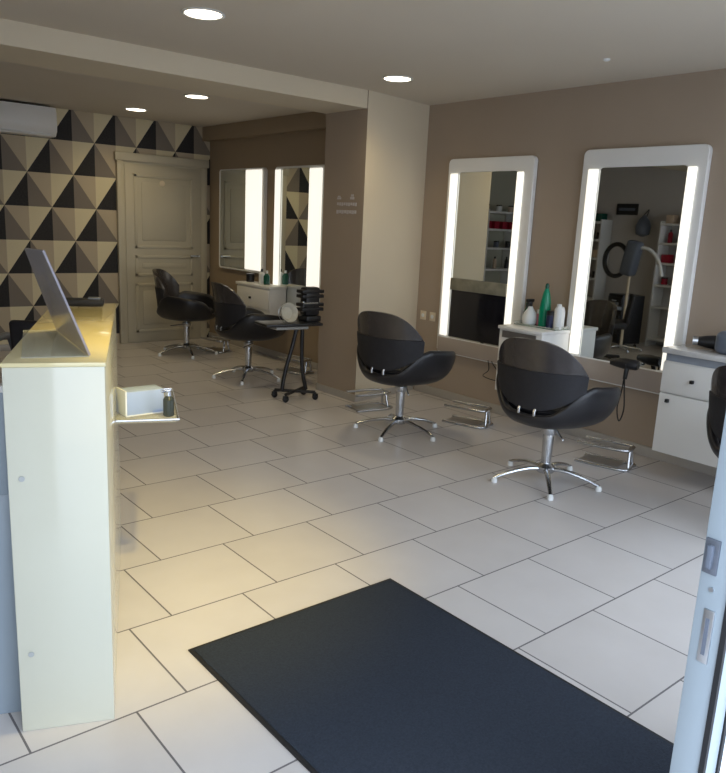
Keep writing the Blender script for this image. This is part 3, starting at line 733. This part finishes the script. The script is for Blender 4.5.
# left wall units seen in the large mirror
for (yy, lab, s) in ((6.75, 'white shelf unit full of products at the left of the large mirror reflection', 5), (5.02, 'white shelf unit with beige boxes at the right of the large mirror reflection', 8)):
    l2 = (XL + .005, yy, 0); shelf_unit(lab, l2, -PI / 2, .80, (.10, .55, .85, 1.15, 1.42, 1.68), 1.72)
    wh = ' on the %s left-wall shelf unit' % ('farther' if s == 5 else 'nearer')
    for k, z in enumerate((.865, 1.165, 1.435, 1.695)):
        ks = random.Random(s * 10 + k); its = []
        names = {'b': 'bottle', 'j': 'jar', 'x': 'box'}; cols = [(BLACKP, 'black'), (WPL, 'white'), (BEIGE, 'beige'), (RED, 'red'), (DGREEN, 'green')]
        pos = ['left', 'centre-left', 'centre-right', 'right']
        for i in range(4):
            kd = ks.choice('bjx') if s == 5 else ('x' if k == 3 else ks.choice('bjx')); cm = BEIGE if (s == 8 and k == 3) else None
            c = cols[2] if cm else ks.choice(cols)
            its.append((kd, c[0], '%s %s at the %s of the %s shelf' % (c[1], names[kd], pos[i], ['lowest stocked', 'second', 'third', 'top'][k])))
        row(l2, -PI / 2, .76, z, its, 'products on the %s left-wall unit' % ('farther' if s == 5 else 'nearer'), wh, s + k)
t = thing('wall_picture', 'small black framed notice on the left wall, reflected in the large mirror', 'picture', (XL, 6.12, 1.88))
MB().bb(.001, .02, -.17, .17, -.08, .08, bev=.003).build('frame', BLACKP, t); MB().bb(.018, .022, -.13, .13, -.02, .02).build('stripe', GREYP, t)
t = thing('wall_bag', 'dark bag hanging on the left wall, reflected in the large mirror', 'bag', (XL, 5.78, 1.66))
MB().lathe([(.02, -.16), (.09, -.13), (.11, -.02), (.07, .08), (.015, .14), (.001, .145)], (.11, 0, 0), n=16).build('pouch', GREYP, t); MB().tube(arc([(.10, -.03, .12), (.005, 0, .22), (.10, .03, .12)], 5), .006).build('strap', BLACKP, t)
t = thing('drawer_cart', 'black drawer cart on wheels, reflected low in the large mirror', 'cart', (.10, 5.55, 0), R(25))
MB().bb(-.17, .17, -.17, .17, .06, .72, bev=.008).build('carcass', BLACKP, t)
for k in range(5):
    d = MB().bb(.171, .185, -.155, .155, .09 + k * .122, .195 + k * .122, bev=.004).build('drawer', BLACKP, t); MB().bb(.186, .198, -.05, .05, .14 + k * .122, .155 + k * .122, bev=.003).build('handle', SATIN, d)
for sx in (-1, 1):
    for sy in (-1, 1): MB().lathe([(.02, -.01), (.025, 0), (.02, .01)], (sx * .13, sy * .13, .025), n=12, rot=Matrix.Rotation(R(90), 3, 'X')).cyl((sx * .13, sy * .13, .035), (sx * .13, sy * .13, .062), .008, n=8).build('caster', BLACKP, t)
t = thing('hood_dryer', 'blue-grey hood dryer with black ring on a stand, reflected in the large mirror', 'hair dryer', (.42, 5.36, 0), R(0))
for k in range(5):
    a = R(72 * k + 20); MB().tube([(0, 0, .06), (.26 * math.cos(a), .26 * math.sin(a), .03)], .014, 8).lathe([(.018, 0), (.02, .01), (.016, .03)], (.26 * math.cos(a), .26 * math.sin(a), 0), n=10).build('leg', CHROME, t)
MB().cyl((0, 0, .05), (0, 0, 1.0), .018).build('pole', IVORY, t)
m = MB(); m.box((0, 0, 1.22), (.16, .20, .46), bev=.05, seg=4, rot=Matrix.Rotation(R(10), 3, 'X')); m.build('motor_body', GREYP, t)
MB().tube([(.02, .21 + .17 * math.cos(R(a)), 1.18 + .21 * math.sin(R(a))) for a in range(0, 360, 12)], .03, 12, closed=True).build('ring', BLACKP, t)
MB().tube(arc([(0, -.08, 1.36), (0, -.25, 1.34), (.02, -.40, 1.20), (.02, -.46, 1.02)], 6), [.022] * 19, 10).build('arm', WPL, t)
# wash basin unit at the left wall
t = thing('wash_unit', 'cream wash unit with black basin, reflected at the lower right of the large mirror', 'basin', (XL + .30, 4.20, 0))
MB().bb(-.25, .30, -.30, .30, 0, .78, bev=.02).build('cabinet_body', BEIGE, t)
MB().lathe([(.10, .78), (.20, .84), (.25, .92), (.23, .92), (.17, .85), (.001, .82)], (0, 0, 0)).build('basin', BLACKP, t)

# ---------------------------------------------------------------- light
wd = bpy.data.worlds.new('sky'); scn.world = wd; wd.use_nodes = True
bg = wd.node_tree.nodes['Background']
tc = wd.node_tree.nodes.new('ShaderNodeTexCoord'); sp = wd.node_tree.nodes.new('ShaderNodeSeparateXYZ')
wd.node_tree.links.new(tc.outputs['Generated'], sp.inputs[0])
rmp = wd.node_tree.nodes.new('ShaderNodeValToRGB')
rmp.color_ramp.elements[0].position = .45; rmp.color_ramp.elements[0].color = (.50, .50, .52, 1)
rmp.color_ramp.elements[1].position = .70; rmp.color_ramp.elements[1].color = (.72, .84, 1.0, 1)
mr = wd.node_tree.nodes.new('ShaderNodeMapRange'); mr.inputs['From Min'].default_value = -1
wd.node_tree.links.new(sp.outputs['Z'], mr.inputs['Value']); wd.node_tree.links.new(mr.outputs[0], rmp.inputs[0])
wd.node_tree.links.new(rmp.outputs[0], bg.inputs['Color']); bg.inputs['Strength'].default_value = 2.2
pl = bpy.data.lights.new('front_portal', 'AREA'); pl.shape = 'RECTANGLE'; pl.size = 4.9; pl.size_y = 2.36; pl.cycles.is_portal = True
po = bpy.data.objects.new('front_portal', pl); COL.objects.link(po); po.location = (2.15, YF - .13, 1.18); po.rotation_euler = (R(90), 0, 0)

# ---------------------------------------------------------------- camera
cd = bpy.data.cameras.new('camera'); cam = bpy.data.objects.new('camera', cd); COL.objects.link(cam)
f = Vector((0.62982225, 0.74661336, -0.21422518)); r = Vector((0.77008806, -0.63622622, 0.04669669)); u = r.cross(f)
M = Matrix((r, u, -f)).transposed().to_4x4(); M.translation = Vector((0, 0, 1.5)); cam.matrix_world = M
cd.sensor_width = 36; cd.sensor_fit = 'AUTO'; cd.lens = 742.49 / 773 * 36; cd.clip_start = .02
scn.camera = cam
vs = scn.view_settings; vs.view_transform = 'Standard'; vs.look = 'None'; vs.gamma = 1; vs.use_curve_mapping = False; vs.exposure = 1.36
